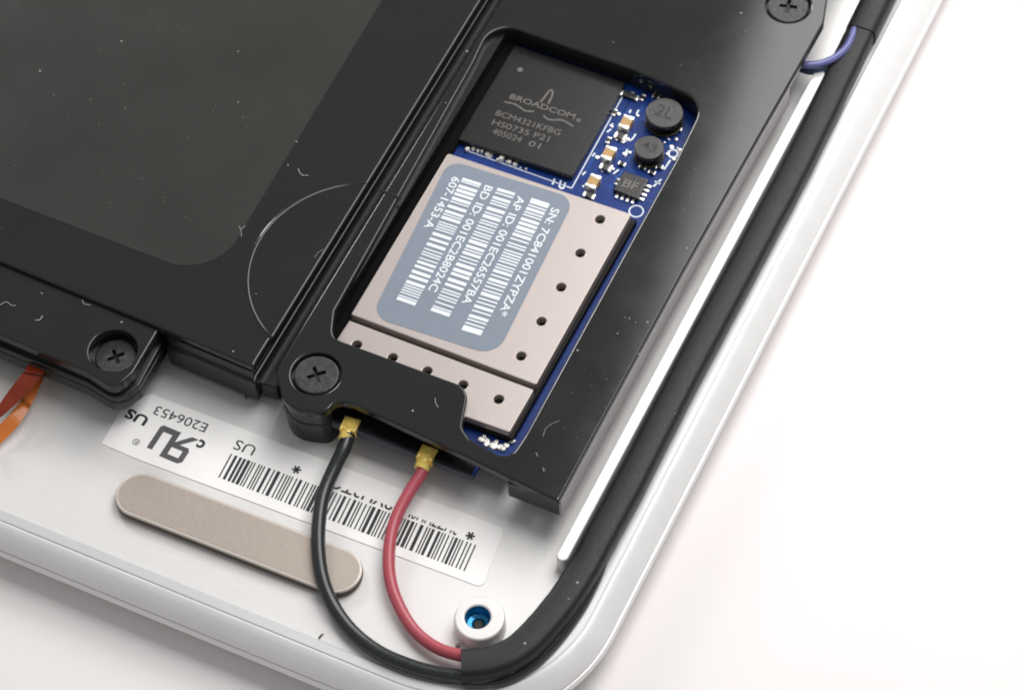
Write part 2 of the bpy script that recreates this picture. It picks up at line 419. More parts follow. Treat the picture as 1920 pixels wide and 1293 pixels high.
win = rounded([(*W(880, 822, ZT), 0.10), (*W(953, 862, ZT), 0.2), (*W(985, 815, ZT), 0.2), (*W(1194, 432, ZT), 0.0), (*W(1266, 302, ZT), 0), (*W(1321, 190, ZT), 0.45), (*W(1180, 128, ZT), 0.6), (*W(925, 40, ZT), 0.46), (*W(888, 118, ZT), 0),
               (*W(628, 582, ZT), 0.16), (*W(622, 632, ZT), 0.22), (*W(720, 668, ZT), 0), (*W(880, 727, ZT), 0.3), (*W(866, 800, ZT), 0.16)], 8)
s2 = W(593, 700, ZT); s3 = W(1478, 10, ZT)
bm = bmesh.new()
slab(bm, outer, ZT - 0.14, ZT, 0.03, holes=[win, circle(*s2, 0.375, 40), circle(*s3, 0.36, 40)], hbev=0.03)
finish('top_plate', bm, M['black'], frame)
# walls hanging under the plate
bm = bmesh.new()
inner_out = rounded([(xf + 0.01, 11.9, 0), (xf + 0.01, W(560, 622, ZT)[1], 0.5), (*W(521, 695, ZT), 0.40), (*W(590, 640, ZT), 0.1), (*W(600, 620, ZT), 0.0), (*W(600, 560, ZT), 0.0), (W(600, 560, ZT)[0], 11.9, 0)], 8)
# left wall bar
lw = [(xf + 0.008, W(575, 600, ZT)[1]), (W(640, 560, ZT)[0] - 0.01, W(575, 600, ZT)[1]), (W(640, 560, ZT)[0] - 0.01, 11.9), (xf + 0.008, 11.9)]
slab(bm, lw, 0.0, ZT - 0.13, 0)
# rear wall behind the window
yw = W(1000, 60, ZT)[1] + 0.12
slab(bm, [(lw[1][0] - .05, yw), (xa - 0.4, yw), (xa - 0.4, 11.8), (lw[1][0] - .05, 11.8)], 0.0, ZT - 0.132, 0)
# right wall
xw = W(1275, 300, ZT)[0] + 0.10
slab(bm, [(xw, W(1047, 940, ZT)[1] + 0.45), (xa - 0.40, W(1047, 940, ZT)[1] + 0.45), (xa - 0.40, yw + .1), (xw, yw + .1)], 0.0, ZT - 0.134, 0)
finish('frame_wall', bm, M['black2'], frame)
# window skirt (inner wall of the opening)
bm = bmesh.new(); prev = None
for g, z in ((0.0, ZT - 0.1), (0.004, ZT - 0.14), (0.004, ZB + 0.03)):
    r = ring(bm, offset(win, g), z)
    if prev: bridge(bm, prev, r)
    prev = r
for f in [f for f in bm.faces if (lambda c: (c.y < W(700, 640, ZT)[1] - 0.0) or (c.x > W(1180, 420, ZT)[0] and c.y < W(1290, 260, ZT)[1]))(f.calc_center_median())]:
    bm.faces.remove(f)
finish('window_skirt', bm, M['black'], frame)
# boss under the screw
bm = bmesh.new()
boss = rounded([(*W(560, 622, ZT), 0.2), (*W(518, 692, ZT), 0.42), (*W(536, 763, ZT), 0.42), (*W(609, 772, ZT), 0.30), (*W(628, 748, ZT), 0.1), (*W(650, 700, ZT), 0.1), (*W(640, 650, ZT), 0.1)], 8)
boss = [p for p in boss]
slab(bm, offset(boss, -0.02), 0.0, ZT - 0.135, 0.0)
slab(bm, offset(boss, 0.0), 0.0, 0.50, 0.05)
slab(bm, circle(s2[0], s2[1], 0.39, 40), 0.70, 0.775, 0)
finish('screw_boss', bm, M['black2'], frame)
bm = bmesh.new(); slab(bm, circle(*s3, 0.38, 40), 0.70, 0.775, 0); slab(bm, circle(*s3, 0.42, 40), 0.0, 0.7, 0)
finish('screw_boss', bm, M['black2'], frame)
# corner block
bm = bmesh.new()
c0 = W(1045, 940, ZT); c1 = W(943, 893, ZT)
slab(bm, rounded([(c1[0] + .04, c1[1] + 0.005, 0.05), (1.845, c1[1] + 0.005, 0.06), (1.852, 2.1, 0), (1.898, 5.0, 0), (1.93, 6.4, 0.3), (1.45, 6.4, 0), (1.45, c1[1] + 0.5, 0), (c1[0] + .04, c1[1] + 0.5, 0)], 4), 0.40, ZT - 0.138, 0.0)
slab(bm, rounded([(c1[0] + .25, c1[1] + 0.30, 0), (c0[0] - 0.5, c1[1] + 0.30, 0), (c0[0] - 0.5, c1[1] + 0.6, 0), (c1[0] + .25, c1[1] + 0.6, 0)], 4), 0.0, 0.42, 0.0)
finish('corner_block', bm, M['black'], frame)
gx0 = W(700, 470, ZT)[0]; bm = bmesh.new()
slab(bm, [(gx0 - .1, W(640, 640, 0.46)[1]), (gx0 + .13, W(640, 640, 0.46)[1]), (gx0 + .13, 5.5), (gx0 - .1, 5.5)], 0.464, 0.53, .01)
finish('shade_strip', bm, M['gap_shade'], frame)  # added matte black strip, puts the shade at the window's left edge into colour
p1 = W(715, 360, ZT)[1]; 
bm = bmesh.new()
aR = [math.atan2(W(a, b, ZT)[1] - gy, W(a, b, ZT)[0] - gx) for a, b in ((712, 357), (752, 372))]
bm = bmesh.new()
tube(bm, [(*W(711 + 40 * t, 356 + 14 * t + 3 * t * t, ZT), ZT - 0.002) for t in [k / 8 for k in range(9)]], 0.03, 8, flat=0.4)
finish('ring_bead', bm, M['black2'], frame)
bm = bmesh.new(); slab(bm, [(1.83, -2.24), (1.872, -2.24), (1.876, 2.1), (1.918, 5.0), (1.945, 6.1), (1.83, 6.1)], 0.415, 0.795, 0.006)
finish('grey_edge_strip', bm, M['strip'], frame)  # grey strip added to make the skirt's reflecting side paler
bm = bmesh.new(); tube(bm, smoothloop([(*W(a, b, ZT), ZT) for a, b in ((640, 690), (700, 682), (735, 676))], 4, closed=False), .012, 6, flat=.4)
finish('crease', bm, M['black'], frame)
# ------------------------------------------------------------------ wireless card
card = thing('wireless_card', 'blue wireless circuit card with metal shield seen through the window of the black frame', 'circuit card', (*W(900, 560, 0.3), 0.36))
bx0 = W(600, 660, ZB)[0]; bx1 = W(1215, 398, ZB)[0]
by0 = W(788, 858, ZB)[1] + 0.02; by1 = W(1110, 60, ZB)[1] + .3
bx1 = (W(1205, 400, ZB)[0] + W(985, 830, ZB)[0]) / 2 + 0.03
bm = bmesh.new()
xe = W(886, 894, ZB)[0]
slab(bm, rounded([(bx0, by0, 0.03), (xe, by0, 0.03), (xe, by0 + .24, 0.05), (bx1, by0 + 0.24, 0.05), (bx1, by1, 0.03), (bx0, by1, 0.03)], 3), ZB - 0.09, ZB, 0.006)
board = finish('circuit_board', bm, M['pcb'], card)
bm = bmesh.new(); slab(bm, [(bx0 + .05, by0 + .035), (xe - .03, by0 + .035), (xe - .03, by0 + .5), (bx0 + .05, by0 + .5)], ZB + .003, ZB + .03, .008)
finish('dark_board_strip', bm, M['black2'], card)  # added black slab, darkens the board end under the frame
bm = bmesh.new(); slab(bm, [(bx0 + .02, by0 - .012), (xe, by0 - .012), (xe, by0 + .03), (bx0 + .02, by0 + .03)], ZB - .10, ZB + .012, .005)
finish('board_edge', bm, M['boardedge'], card)
# shield lid
def shield_world(pts, z): return [W(a, b, z) for a, b in pts]
TL, TR = W(840, 287, ZS), W(1184, 401, ZS)
SL, SR = W(658, 589, ZS), W(1005, 721, ZS)
hole_r = 0.078
holes1 = [circle(*W(a, b, ZS), hole_r, 16) for a, b in ((1125, 411), (1088, 474), (1052, 538), (1015, 602), (977, 667))]
bm = bmesh.new()
slab(bm, rounded([(*SL, 0.02), (*SR, 0.03), (*TR, 0.04), (*TL, 0.04)], 4), ZB + 0.02, ZS, 0.014, holes=holes1, hbev=0.012, seg=2)
lid = finish('shield_lid', bm, M['shield'], card)
lid['label'] = 'upper metal shield plate carrying the grey-blue printed label'
ZS2 = ZS - 0.035
holes2 = [circle(*W(a, b, ZS2), hole_r, 16) for a, b in ((669, 646), (736, 670), (801, 695), (868, 721), (935, 748))]
A0, A1 = W(655, 600, ZS2), W(1001, 730, ZS2)
BL, BR = W(596, 690, ZS2), W(955, 810, ZS2)
BL = W(615, 668, ZS2)
bl2 = W(600, 684, ZS2)
bm = bmesh.new()
slab(bm, rounded([(*bl2, 0.03), (*BR, 0.03), (*A1, 0.02), (*A0, 0.02)], 4), ZB + 0.02, ZS2, 0.014, holes=holes2, hbev=0.012, seg=2)
low = finish('shield_lid', bm, M['shield'], card)
low['label'] = 'lower strip of the metal shield below the seam, with a row of holes'
bm = bmesh.new()
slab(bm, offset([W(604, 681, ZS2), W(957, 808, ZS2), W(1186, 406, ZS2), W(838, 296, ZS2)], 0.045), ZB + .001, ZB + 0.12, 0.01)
finish('shield_dark_base', bm, M['dark_base'], card)  # near-black slab, darkens the shield's holes and the gap beside it
# printed label on the shield
zl = ZS + 0.004
bm = bmesh.new()
lab = rounded([(*W(695, 593, zl), 0.30), (*W(930, 668, zl), 0.34), (*W(1078, 372, zl), 0.26), (*W(842, 300, zl), 0.24)], 10)
slab(bm, lab, ZS, zl, 0)
clabel = finish('printed_label', bm, M['label'], lid)
def bars(quadpx, z, widths_seed, n, m, parent, name='barcode', lo=0.35, hi=0.75, ends=None):
    random.seed(widths_seed)
    a, b, c, d = [Vector(W(*p, z)) for p in quadpx]   # a-b first bar, d-c last bar
    bm = bmesh.new(); t = 0; T = []
    while len(T) < n:
        wd = random.choice((1, 1, 1, 2, 2.4)); gp = random.choice((1, 1, 1.6, 2.2))
        T.append((t, t + wd)); t += wd + gp
    if ends: T[0] = (T[0][0] - .6, T[0][1] + .5); T[-1] = (T[-1][0] - 0.4, T[-1][1] + 1.2)
    t0 = T[0][0]; tot = T[-1][1] - t0
    for u, v in T:
        u = (u - t0) / tot; v = (v - t0) / tot
        q = [a.lerp(d, u), b.lerp(c, u), b.lerp(c, v), a.lerp(d, v)]
        quad(bm, [(p.x, p.y) for p in q], z)
    return flatfinish(name, bm, m, parent)
zp = zl + 0.003
PW = M['print_white']
bars([(868, 333), (903, 344), (778, 573), (743, 561)], zp, 3, 33, PW, lid, ends=True)
bars([(933.5, 352), (966.5, 362), (842, 594), (807, 582)], zp, 4, 33, PW, lid, ends=True)
bars([(997, 371), (1031, 382), (901, 629), (865, 618)], zp, 5, 35, PW, lid, ends=True)
lt = bmesh.new()
for s, a, b in (('607-1453-A', (857, 333), (802, 428)), ('BD ID: 001EC2B8024C', (918, 349), (810, 546)),
                ('AP ID: 001EC26557BA', (979, 369), (873, 570)), ('SN: 7C841001ZYPZA*', (1043, 391), (941, 592))):
    LT.append(text_mesh(s, W(*a, zp), W(*b, zp), 0.135, zp, bold=0.012))
words(PW, lid)

# big chip
zc = ZB + 0.13
K0, K1, K2 = Vector(W(862, 262, zc)), Vector(W(1074, 331, zc)), Vector(W(1166, 163, zc))
bm = bmesh.new()
kx0, kx1 = K1.x - (K2.x - K1.x) * 0 - 1.78, (K1.x + K2.x) / 2
slab(bm, rounded([(K0.x - .03, K0.y, 0.02), (kx1, K1.y + .0, 0.03), (kx1, K2.y + 0.10, 0.02), (K0.x - .03, K2.y + .10, 0.02)], 3), ZB + 0.002, zc, 0.012)
chip = finish('processor_chip', bm, M['chip'], card)
zq = zc + 0.003
lt = bmesh.new()
LT.append(text_mesh('BROADCOM', W(957, 180, zq), W(1078, 219, zq), 0.11, zq, bold=0.012))
LT.append(text_mesh('BCM4321KFBG', W(931, 211, zq), W(1051, 249, zq), 0.115, zq))
LT.append(text_mesh('HS0735 P21', W(924, 228, zq), W(1030, 261, zq), 0.115, zq))
LT.append(text_mesh('405024', W(924, 245, zq), W(978, 262, zq), 0.115, zq))
LT.append(text_mesh('01', W(992, 268, zq), W(1013, 274, zq), 0.115, zq))
LT.append(text_mesh('o', W(1081, 224, zq), W(1089, 227, zq), 0.06, zq, bold=0.03))
words(M['print_chip'], chip)
# wave emblem: flat strokes with a tall peak
def stroke(bm, pts, wd, z):
    P = [Vector(p) for p in pts]; L = []; R = []
    for i in range(len(P)):
        t = (P[min(len(P) - 1, i + 1)] - P[max(0, i - 1)]); t.normalize(); n = Vector((-t.y, t.x)) * wd / 2
        L.append(P[i] + n); R.append(P[i] - n)
    for i in range(len(P) - 1):
        bm.faces.new([bm.verts.new((q.x, q.y, z)) for q in (L[i], L[i + 1], R[i + 1], R[i])])
def pstroke(bm, pts, wd, z, n=5): stroke(bm, smoothloop([W(a, b, z) for a, b in pts], n, closed=False), wd, z)
lt = bmesh.new()
pstroke(lt, [(1013, 192), (1021, 182), (1031, 170), (1036, 171), (1035, 180), (1028, 195)], 0.03, zq)
pstroke(lt, [(945, 191), (964, 195), (976, 202), (985, 208), (1002, 209)], 0.028, zq)
pstroke(lt, [(1019, 216), (1028, 224), (1045, 225), (1056, 226), (1075, 237)], 0.028, zq)
tag(flatfinish('emblem', lt, M['print_chip'], chip), kind='stuff')
bm = bmesh.new(); slab(bm, circle(*W(975, 131, zc), 0.045, 16), zc, zc + 0.003, 0)
finish('pin_mark', bm, M['print_chip'], chip)

# copper traces and vias under the solder mask
tr = bmesh.new(); random.seed(31)
for k in range(46):
    x = random.uniform(W(1080, 350, ZB)[0], bx1 - .05); y = random.uniform(W(1150, 380, ZB)[1], W(1230, 170, ZB)[1]); pts = [(x, y)]
    for q in range(random.choice((1, 2, 3))):
        a = random.choice((0, .5, .25, .75, 1, 1.5)) * math.pi; l = random.uniform(.08, .35); x = min(bx1 - .03, x + l * math.cos(a)); y += l * math.sin(a); pts.append((x, y))
    stroke(tr, pts, random.choice((.012, .012, .03)), ZB + .0015 + k * .00004)
tag(flatfinish('trace', tr, M['trace'], board), kind='stuff')
# silkscreen on the board
zk = ZB + 0.004
sk = bmesh.new()
pstroke(sk, [(1168, 180), (1072, 353)], 0.02, zk, 1); pstroke(sk, [(1072, 353), (1064, 350)], 0.02, zk, 1)
pstroke(sk, [(880, 284), (1064, 350)], 0.015, zk, 1)
def pcirc(bm, c, r, wd, z):
    x, y = W(*c, z); stroke(bm, circle(x, y, r, 20) + [(x + r, y)], wd, z)
pcirc(sk, (1262, 288), 0.075, 0.035, zk); pcirc(sk, (1193, 396), 0.11, 0.022, zk); 
for a in ([(1257, 300), (1245, 318)], [(1256, 263), (1250, 256)], [(1250, 243), (1256, 254), (1264, 246)], [(1272, 300), (1276, 288), (1270, 276)], [(1040, 335), (1036, 346)], [(1052, 338), (1049, 350), (1056, 353), (1060, 342)],
          [(1150, 232), (1143, 236)], [(1146, 242), (1138, 248)], [(1116, 287), (1110, 293)], [(1098, 322), (1092, 328)], [(1183, 206), (1180, 212)], [(1198, 206), (1193, 214)], [(1192, 251), (1184, 262), (1172, 264)], [(1176, 280), (1172, 294)], [(1160, 318), (1150, 326)],
          [(1103, 345), (1092, 350)], [(1136, 318), (1128, 322)], [(1225, 350), (1240, 336)], [(1228, 340), (1238, 345)]):
    pstroke(sk, a, 0.03, zk, 3)
tag(flatfinish('silkscreen', sk, M['silk'], board), kind='stuff')
# capacitors
def capacitor(c, ang, sx=0.17, sy=0.26, label=None):
    z1 = ZB + 0.14; x, y = W(*c, z1)
    bm = bmesh.new(); box(bm, x, y, ZB + 0.004, z1, sx, sy - 0.09, ang, 0.012)
    o = finish('capacitor', bm, M['cap'], card)
    for s in (-1, 1):
        b2 = bmesh.new(); ca, sa = math.cos(ang), math.sin(ang); d = s * (sy / 2 - 0.03)
        box(b2, x - sa * d, y + ca * d, ZB + 0.002, z1 + 0.006, sx + 0.012, 0.065, ang, 0.018)
        finish('terminal', b2, M['solder'], o)
    b3 = bmesh.new(); slab(b3, [(x + a, y + b) for a, b in ((-.13, -.2), (.13, -.2), (.13, .2), (-.13, .2))], ZB, ZB + 0.003, 0)
    return o
for c in ((1174, 228), (1141, 286), (1112, 339)): capacitor(c, 0.0)
# small solder lands and resistors between the capacitors
random.seed(11)
for c, sx, sy, mm in (((1163, 254), .10, .13, 'ferrite'), ((1136, 312), .10, .13, 'ferrite'), ((1104, 365), .10, .1, 'ferrite'), ((1180, 178), .22, .1, 'ferrite_dark'), ((1255, 235), .14, .1, 'ferrite_dark')):
    x, y = W(*c, ZB + .06); b = bmesh.new(); box(b, x, y, ZB + .003, ZB + .07, sx, sy, 0, .01)
    r = finish('resistor', b, M[mm], card)
    for s in (-1, 1):
        b = bmesh.new(); box(b, x + s * (sx / 2 + .025), y, ZB + .002, ZB + .06, .05, sy, 0, .015); finish('terminal', b, M['solder'], r)
bl_ = bmesh.new()
for a, b_ in ((1156, 262), (1168, 266), (1177, 262), (1128, 318), (1142, 322), (1150, 318), (1148, 239), (1120, 296), (1100, 352), (1160, 215), (1196, 218), (1186, 176), (1171, 178), (1246, 268), (1268, 262), (1252, 290), (1264, 300), (1275, 282), (1259, 277), (1172, 290), (1181, 287)):
    x, y = W(a, b_, ZB); slab(bl_, circle(x, y, random.uniform(.022, .045), 8, random.random()), ZB, ZB + .03, .014, seg=2)
tag(finish('solder_dots', bl_, M['solder'], card), kind='stuff')
for a, b_, an in ((1222, 322, 0), (1236, 312, .3), (1205, 312, 0), (1166, 306, 0), (1158, 340, 1.57), (1230, 180, 0), (1205, 182, 1.57), (1272, 240, .0), (1152, 210, 1.57), (1141, 262, 1.57)):
    x, y = W(a, b_, ZB + .05); b = bmesh.new(); box(b, x, y, ZB + .003, ZB + .055, .065, .07, an, .008)
    r = finish('resistor', b, M['ferrite_dark'], card)
    for s_ in (-1, 1):
        b = bmesh.new(); box(b, x + s_ * .048 * math.cos(an), y + s_ * .048 * math.sin(an), ZB + .002, ZB + .05, .03, .07, an, .01); finish('terminal', b, M['solder'], r)
# inductors
def inductor(c, r, h, txt):
    z1 = ZB + h; x, y = W(*c, z1)
    bm = bmesh.new(); slab(bm, circle(x, y, r * 1.04, 12), ZB + .002, ZB + .05, .01)
    base = finish('inductor', bm, M['ferrite_dark'], card)
    bm = bmesh.new(); slab(bm, circle(x, y, r * 0.8, 24), ZB + .05, z1 - .07, 0); finish('winding', bm, M['ferrite_dark'], base)
    bm = bmesh.new(); slab(bm, circle(x, y, r, 36), z1 - .07, z1, .02); finish('ferrite_cap', bm, M['ferrite'], base)
    t = text_mesh(txt, (x - r * .5, y + .02), (x + r * .5, y + .02), r * .75, z1 + .003, bold=.01); flatfinish('lettering', t, M['print_black'], base)
inductor((1246, 211), 0.30, 0.27, '2L'); inductor((1217, 276), 0.235, 0.26, '43')
# small driver chip
z1 = ZB + .10; x, y = W(1183, 346, z1)
bm = bmesh.new(); box(bm, x, y, ZB + .01, z1, .42, .40, 0, .015); drv = finish('driver_chip', bm, M['ferrite_dark'], card)
t = text_mesh('BF', (x - .12, y), (x + .12, y), .16, z1 + .003, bold=.01); flatfinish('lettering', t, M['print_chip'], drv)
for k in range(4):
    b = bmesh.new(); box(b, x - .135 + k * .09, y - .235, ZB + .002, ZB + .03, .045, .08, 0, .008); finish('pin', b, M['solder'], drv)
    b = bmesh.new(); box(b, x + .245, y - .135 + k * .09, ZB + .002, ZB + .03, .08, .045, 0, .008); finish('pin', b, M['solder'], drv)
# solder tabs along the top of the shield and at the lower corner
b = bmesh.new(); random.seed(5)
for k in range(13):
    t = k / 12; a_ = 876 + (985 - 876) * t; b__ = 283 + (318 - 283) * t
    x, y = W(a_ + random.uniform(-3, 3), b__ - 3 + random.uniform(-3, 3), ZB + .02)
    slab(b, circle(x, y, random.uniform(.02, .05), 7, random.random() * 3), ZB, ZB + random.uniform(.02, .08), .012, seg=1)
tag(finish('solder_row', b, M['solder'], card), kind='stuff')
b = bmesh.new()
for a_, b__, r_ in ((902, 824, .07), (912, 829, .085), (925, 834, .10), (937, 838, .075), (950, 834, .06), (962, 827, .06), (908, 818, .04), (930, 828, .06), (944, 841, .05)):
    x, y = W(a_, b__, ZB + .02); slab(b, smoothloop([(q[0] + (q[0] - x) * random.uniform(-.3, .3), q[1] + (q[1] - y) * random.uniform(-.3, .3)) for q in circle(x, y, r_ * .8, 6, a_)], 4), ZB, ZB + random.uniform(.025, .05), .02, seg=3)
tag(finish('ground_solder', b, M['solder'], card), kind='stuff')

# ------------------------------------------------------------------ screws
def screw(loc, r, z, label, rot=0.3):
    t = thing('screw', label, 'screw', (loc[0], loc[1], z - 0.16), 'black cross-head screws')
    bm = bmesh.new(); a, l = 0.028, r * 0.42
    base = [(a, a), (a, l), (-a, l), (-a, a), (-l, a), (-l, -a), (-a, -a), (-a, -l), (a, -l), (a, -a), (l, -a), (l, a)]
    cr = [(loc[0] + x * math.cos(rot) - y * math.sin(rot), loc[1] + x * math.sin(rot) + y * math.cos(rot)) for x, y in base]
    slab(bm, circle(*loc, r, 40), z - .09, z, .03, holes=[cr], hbev=.008)
    finish('screw_head', bm, M['screw'], t)
    bm = bmesh.new(); slab(bm, circle(*loc, r * .6, 20), z - .10, z - .075, 0); finish('cross_recess', bm, M['recess'], t)
    bm = bmesh.new(); slab(bm, circle(*loc, r * .35, 16), z - .16, z - .10, 0); finish('shank', bm, M['screw'], t)
screw(W(217, 668, 0.70), 0.32, 0.70, 'black cross-head screw sunk in the corner tab of the large cover', 0.85)
screw(s2, 0.345, 0.875, 'black cross-head screw on the rounded corner of the card frame above the gold plugs', 0.75)
screw(s3, 0.335, 0.875, 'black cross-head screw at the top edge beside the blue wire', 0.25)

# ------------------------------------------------------------------ sticker
zst = 0.012
st = thing('barcode_sticker', 'white sticker with upside-down barcode and mark, stuck on the case floor above the tan plate', 'sticker', (*W(560, 910, 0), 0))
bm = bmesh.new()
slab(bm, rounded([(*W(190, 831, zst), 0.02), (*W(262, 862, zst), 0.3), (*W(905, 1101, zst), 0.10), (*W(947, 990, zst), 0.10), (*W(284, 738, zst), 0.03), (*W(236, 752, zst), 0.03)], 5), 0.001, zst, 0.003, seg=1)
finish('paper', bm, M['paper'], st)
zt = zst + 0.003
PB = M['print_black']
random.seed(2)
bars([(433, 850), (409, 894), (871, 1070), (893, 1021)], zt, 21, 64, PB, st)
lt = bmesh.new()
LT.append(text_mesh('US', W(275, 791, zt), W(237, 773, zt), 0.17, zt, bold=.03))
LT.append(text_mesh('E206453', W(387, 803, zt), W(290, 768, zt), 0.165, zt, bold=.0))
LT.append(text_mesh('c', W(383, 835, zt), W(371, 829, zt), 0.15, zt, bold=.03))
LT.append(text_mesh('US', W(477, 846, zt), W(440, 832, zt), 0.18, zt, bold=.0))
for a, b in ((556, 880), (882, 1004)):
    x, y = W(a, b, zt)
    for k in range(3):
        an = math.pi * k / 3 + .3; t = bmesh.new(); dx, dy = .07 * math.cos(an), .07 * math.sin(an)
        stroke(t, [(x - dx, y - dy), (x + dx, y + dy)], .032, zt + .0006 * k); LT.append(t)
LT.append(text_mesh('3UZ7UU0UC', W(860, 994, zt), W(745, 950, zt), 0.2, zt, bold=.01, clip=.68))
LT.append(text_mesh('9VU3TC', W(738, 948, zt), W(622, 903, zt), 0.2, zt, bold=.01, clip=.62))
words(PB, st)
lt = bmesh.new()
MK = ((352, 846), (278, 815))
ma, mb = Vector(W(*MK[0], zt)), Vector(W(*MK[1], zt)); mu = (mb - ma).normalized(); mv = Vector((-mu.y, mu.x))
def mk(pts, dz=0):
    b = bmesh.new(); b.faces.new([b.verts.new((*(ma + mu * x + mv * y), zt + dz)) for x, y in pts]); LT.append(b)
T_ = .085
# mirrored R: stem shared with the U, bowl to the left, leg slanting out
mk([(0.26, -.25), (0.26 + T_ + .01, -.25), (0.26 + T_ + .01, .25), (0.26, .25)])
mk([(0.04, .25), (0.26, .25), (0.26, .25 - T_), (0.04, .25 - T_)], .0004); mk([(-.02, .20), (.04, .25), (.07, .17), (.07, -.02), (.02, -.06), (-.02, 0)], .0002)
mk([(0.03, -.05), (0.26, -.05), (0.26, .03), (0.03, .03)], .0006); mk([(.17, -.05), (.27, -.05), (.07, -.25), (-.05, -.25)], .0008)
# U
mk([(0.34, -.25), (0.56, -.25), (0.60, -.21), (0.60, -.15), (0.34, -.15)], .0004); mk([(0.51, -.2), (0.60, -.2), (0.60, .20), (0.51, .20)], .001)
zz = zt + .001
lt = bmesh.new(); pcirc(lt, (255, 828), .05, .012, zt); LT.append(lt)
LT.append(text_mesh('R', W(258, 829, zt), W(252, 827, zt), 0.06, zt))
words(M['print_grey'], st, 'recognition_mark')

# ------------------------------------------------------------------ tan plate
zp_ = 0.15
pl = thing('magnet_plate', 'tan metal plate with rounded ends on the case floor below the sticker', 'plate', (*W(445, 1000, 0), 0))
pa, pb = Vector(W(263, 926, zp_)), Vector(W(631, 1068, zp_)); u = (pb - pa).normalized(); v = Vector((-u.y, u.x)); R_ = 0.375
def stad(r, n=20):
    l = []
    a0 = math.atan2(v.y, v.x)
    for k in range(n + 1): a = a0 + math.pi * k / n; l.append((pa.x + r * math.cos(a), pa.y + r * math.sin(a)))
    for k in range(n + 1): a = a0 + math.pi + math.pi * k / n; l.append((pb.x + r * math.cos(a), pb.y + r * math.sin(a)))
    return l
bm = bmesh.new(); slab(bm, stad(R_ - 0.005), 0.002, 0.045, 0.0); slab(bm, stad(R_ + 0.006), 0.045, 0.115, 0.01); finish('backing', bm, M['padside'], pl)
bm = bmesh.new(); slab(bm, stad(R_), 0.116, zp_, 0.02); finish('plate_edge', bm, M['padrim'], pl)
bm = bmesh.new(); slab(bm, stad(R_ - 0.045), zp_ - .01, zp_ + 0.004, 0.003, seg=1); finish('plate_face', bm, M['pad'], pl)

# ------------------------------------------------------------------ cables
def cable(name, label, pts, r, m, bend=True):
    bm = bmesh.new(); tube(bm, path3(pts), r, 16)
    t = thing(name, label, 'cable', (*W(pts[-1][0], pts[-1][1], 0), 0))
    finish('cable_jacket', bm, m, t, 60)
    return t
def plug(pt, parent, aim):
    x, y = W(pt[0], pt[1], 0.42); ax, ay = W(aim[0], aim[1], 0.36)
    an = math.atan2(ay - y, ax - x) + math.pi / 2; d = Vector((ax - x, ay - y)).normalized()
    bm = bmesh.new(); box(bm, x, y + 0.05, 0.36, 0.54, 0.25, 0.22, an * .5, 0.02)
    o = finish('plug_body', bm, M['gold'], parent)
    bm = bmesh.new(); slab(bm, circle(x, y + 0.06, 0.085, 20), 0.54, 0.56, .01); finish('plug_cap', bm, M['gold'], o)
    bm = bmesh.new()
    for s_ in (-1, 1):
        qx, qy = x - d.y * s_ * .10 + d.x * .03, y + d.x * s_ * .10 + d.y * .03
        bm = bmesh.new(); box(bm, qx, qy, 0.38, 0.545, 0.04, 0.10, an, 0.012)
        finish('plug_wing', bm, M['gold'], o)
    bm = bmesh.new(); tube(bm, [(x + d.x * k, y + d.y * k, .425 - .10 * max(0, k)) for k in (-.02, .05, .10, .13, .14, .19)], [.098, .115, .108, .122, .118, .112], 16); finish('crimp_ring', bm, M['gold'], o)
bc = cable('antenna_cable', 'black antenna cable with gold plug, curving left over the sticker and tan plate',
           [(655, 808, .42), (645, 840, .40), (626, 880, .33), (607, 925, .28), (598, 975, .27), (597, 1030, .26), (605, 1085, .22), (625, 1135, .16), (660, 1183, .12), (710, 1222, .11), (770, 1248, .11), (830, 1263, .11), (900, 1268, .14), (960, 1250, .16)], 0.108, M['cable_black'])
rc = cable('antenna_cable', 'red antenna cable with gold plug curving down into the black sleeve',
           [(798, 866, .42), (788, 890, .38), (763, 930, .32), (741, 975, .27), (730, 1025, .24), (731, 1080, .21), (746, 1130, .18), (776, 1180, .17), (818, 1213, .18), (868, 1229, .20), (920, 1235, .22), (970, 1220, .22)], 0.092, M['cable_red'])
for o in (bc, rc): o['group'] = 'antenna cables plugged into the card'
plug((655, 806), bc, (647, 833)); plug((799, 860), rc, (789, 884))
# sleeve
sl = thing('cable_sleeve', 'black taped cable bundle following the rim around the rounded case corner', 'cable sleeve', (*W(1100, 1100, 0), 0))
zc_ = .20
SP = [(866, 1250), (900, 1248), (940, 1238), (980, 1215), (1022, 1172), (1062, 1122), (1098, 1064), (1131, 1003), (1195, 886), (1306, 672), (1425, 450), (1504, 300), (1580, 140), (1633, 32), (1690, -80)]
sp = smoothloop([(*W(a, b, zc_), zc_) for a, b in SP], 6, closed=False)
bm = bmesh.new()
def sleeve(bm, pts, hw, hh, seg=20, e=2.6, wob=0.0):
    P = [Vector(p) for p in pts]; n = len(P); prev = None; random.seed(9)
    for i in range(n):
        t = (P[min(n - 1, i + 1)] - P[max(0, i - 1)]).normalized(); side = t.cross(Vector((0, 0, 1))).normalized()
        w_ = 1 + random.uniform(-wob, wob); rg = []
        for k in range(seg):
            a = 2 * math.pi * k / seg; c, s = math.cos(a), math.sin(a)
            X = hw * w_ * math.copysign(abs(c) ** (2 / e), c); Z = hh * math.copysign(abs(s) ** (2 / e), s)
            rg.append(bm.verts.new(P[i] + side * X + Vector((0, 0, Z))))
        if prev: bridge(bm, prev, rg)
        else: bm.faces.new(rg)
        prev = rg
    bm.faces.new(prev)
sleeve(bm, [(p[0] - .02 * max(0, min(1, (p[1] + 4) / 4)), p[1], p[2]) for p in sp], 0.236, 0.195, e=4.2, wob=0.018)
finish('tape_wrap', bm, M['tape'], sl, 50)
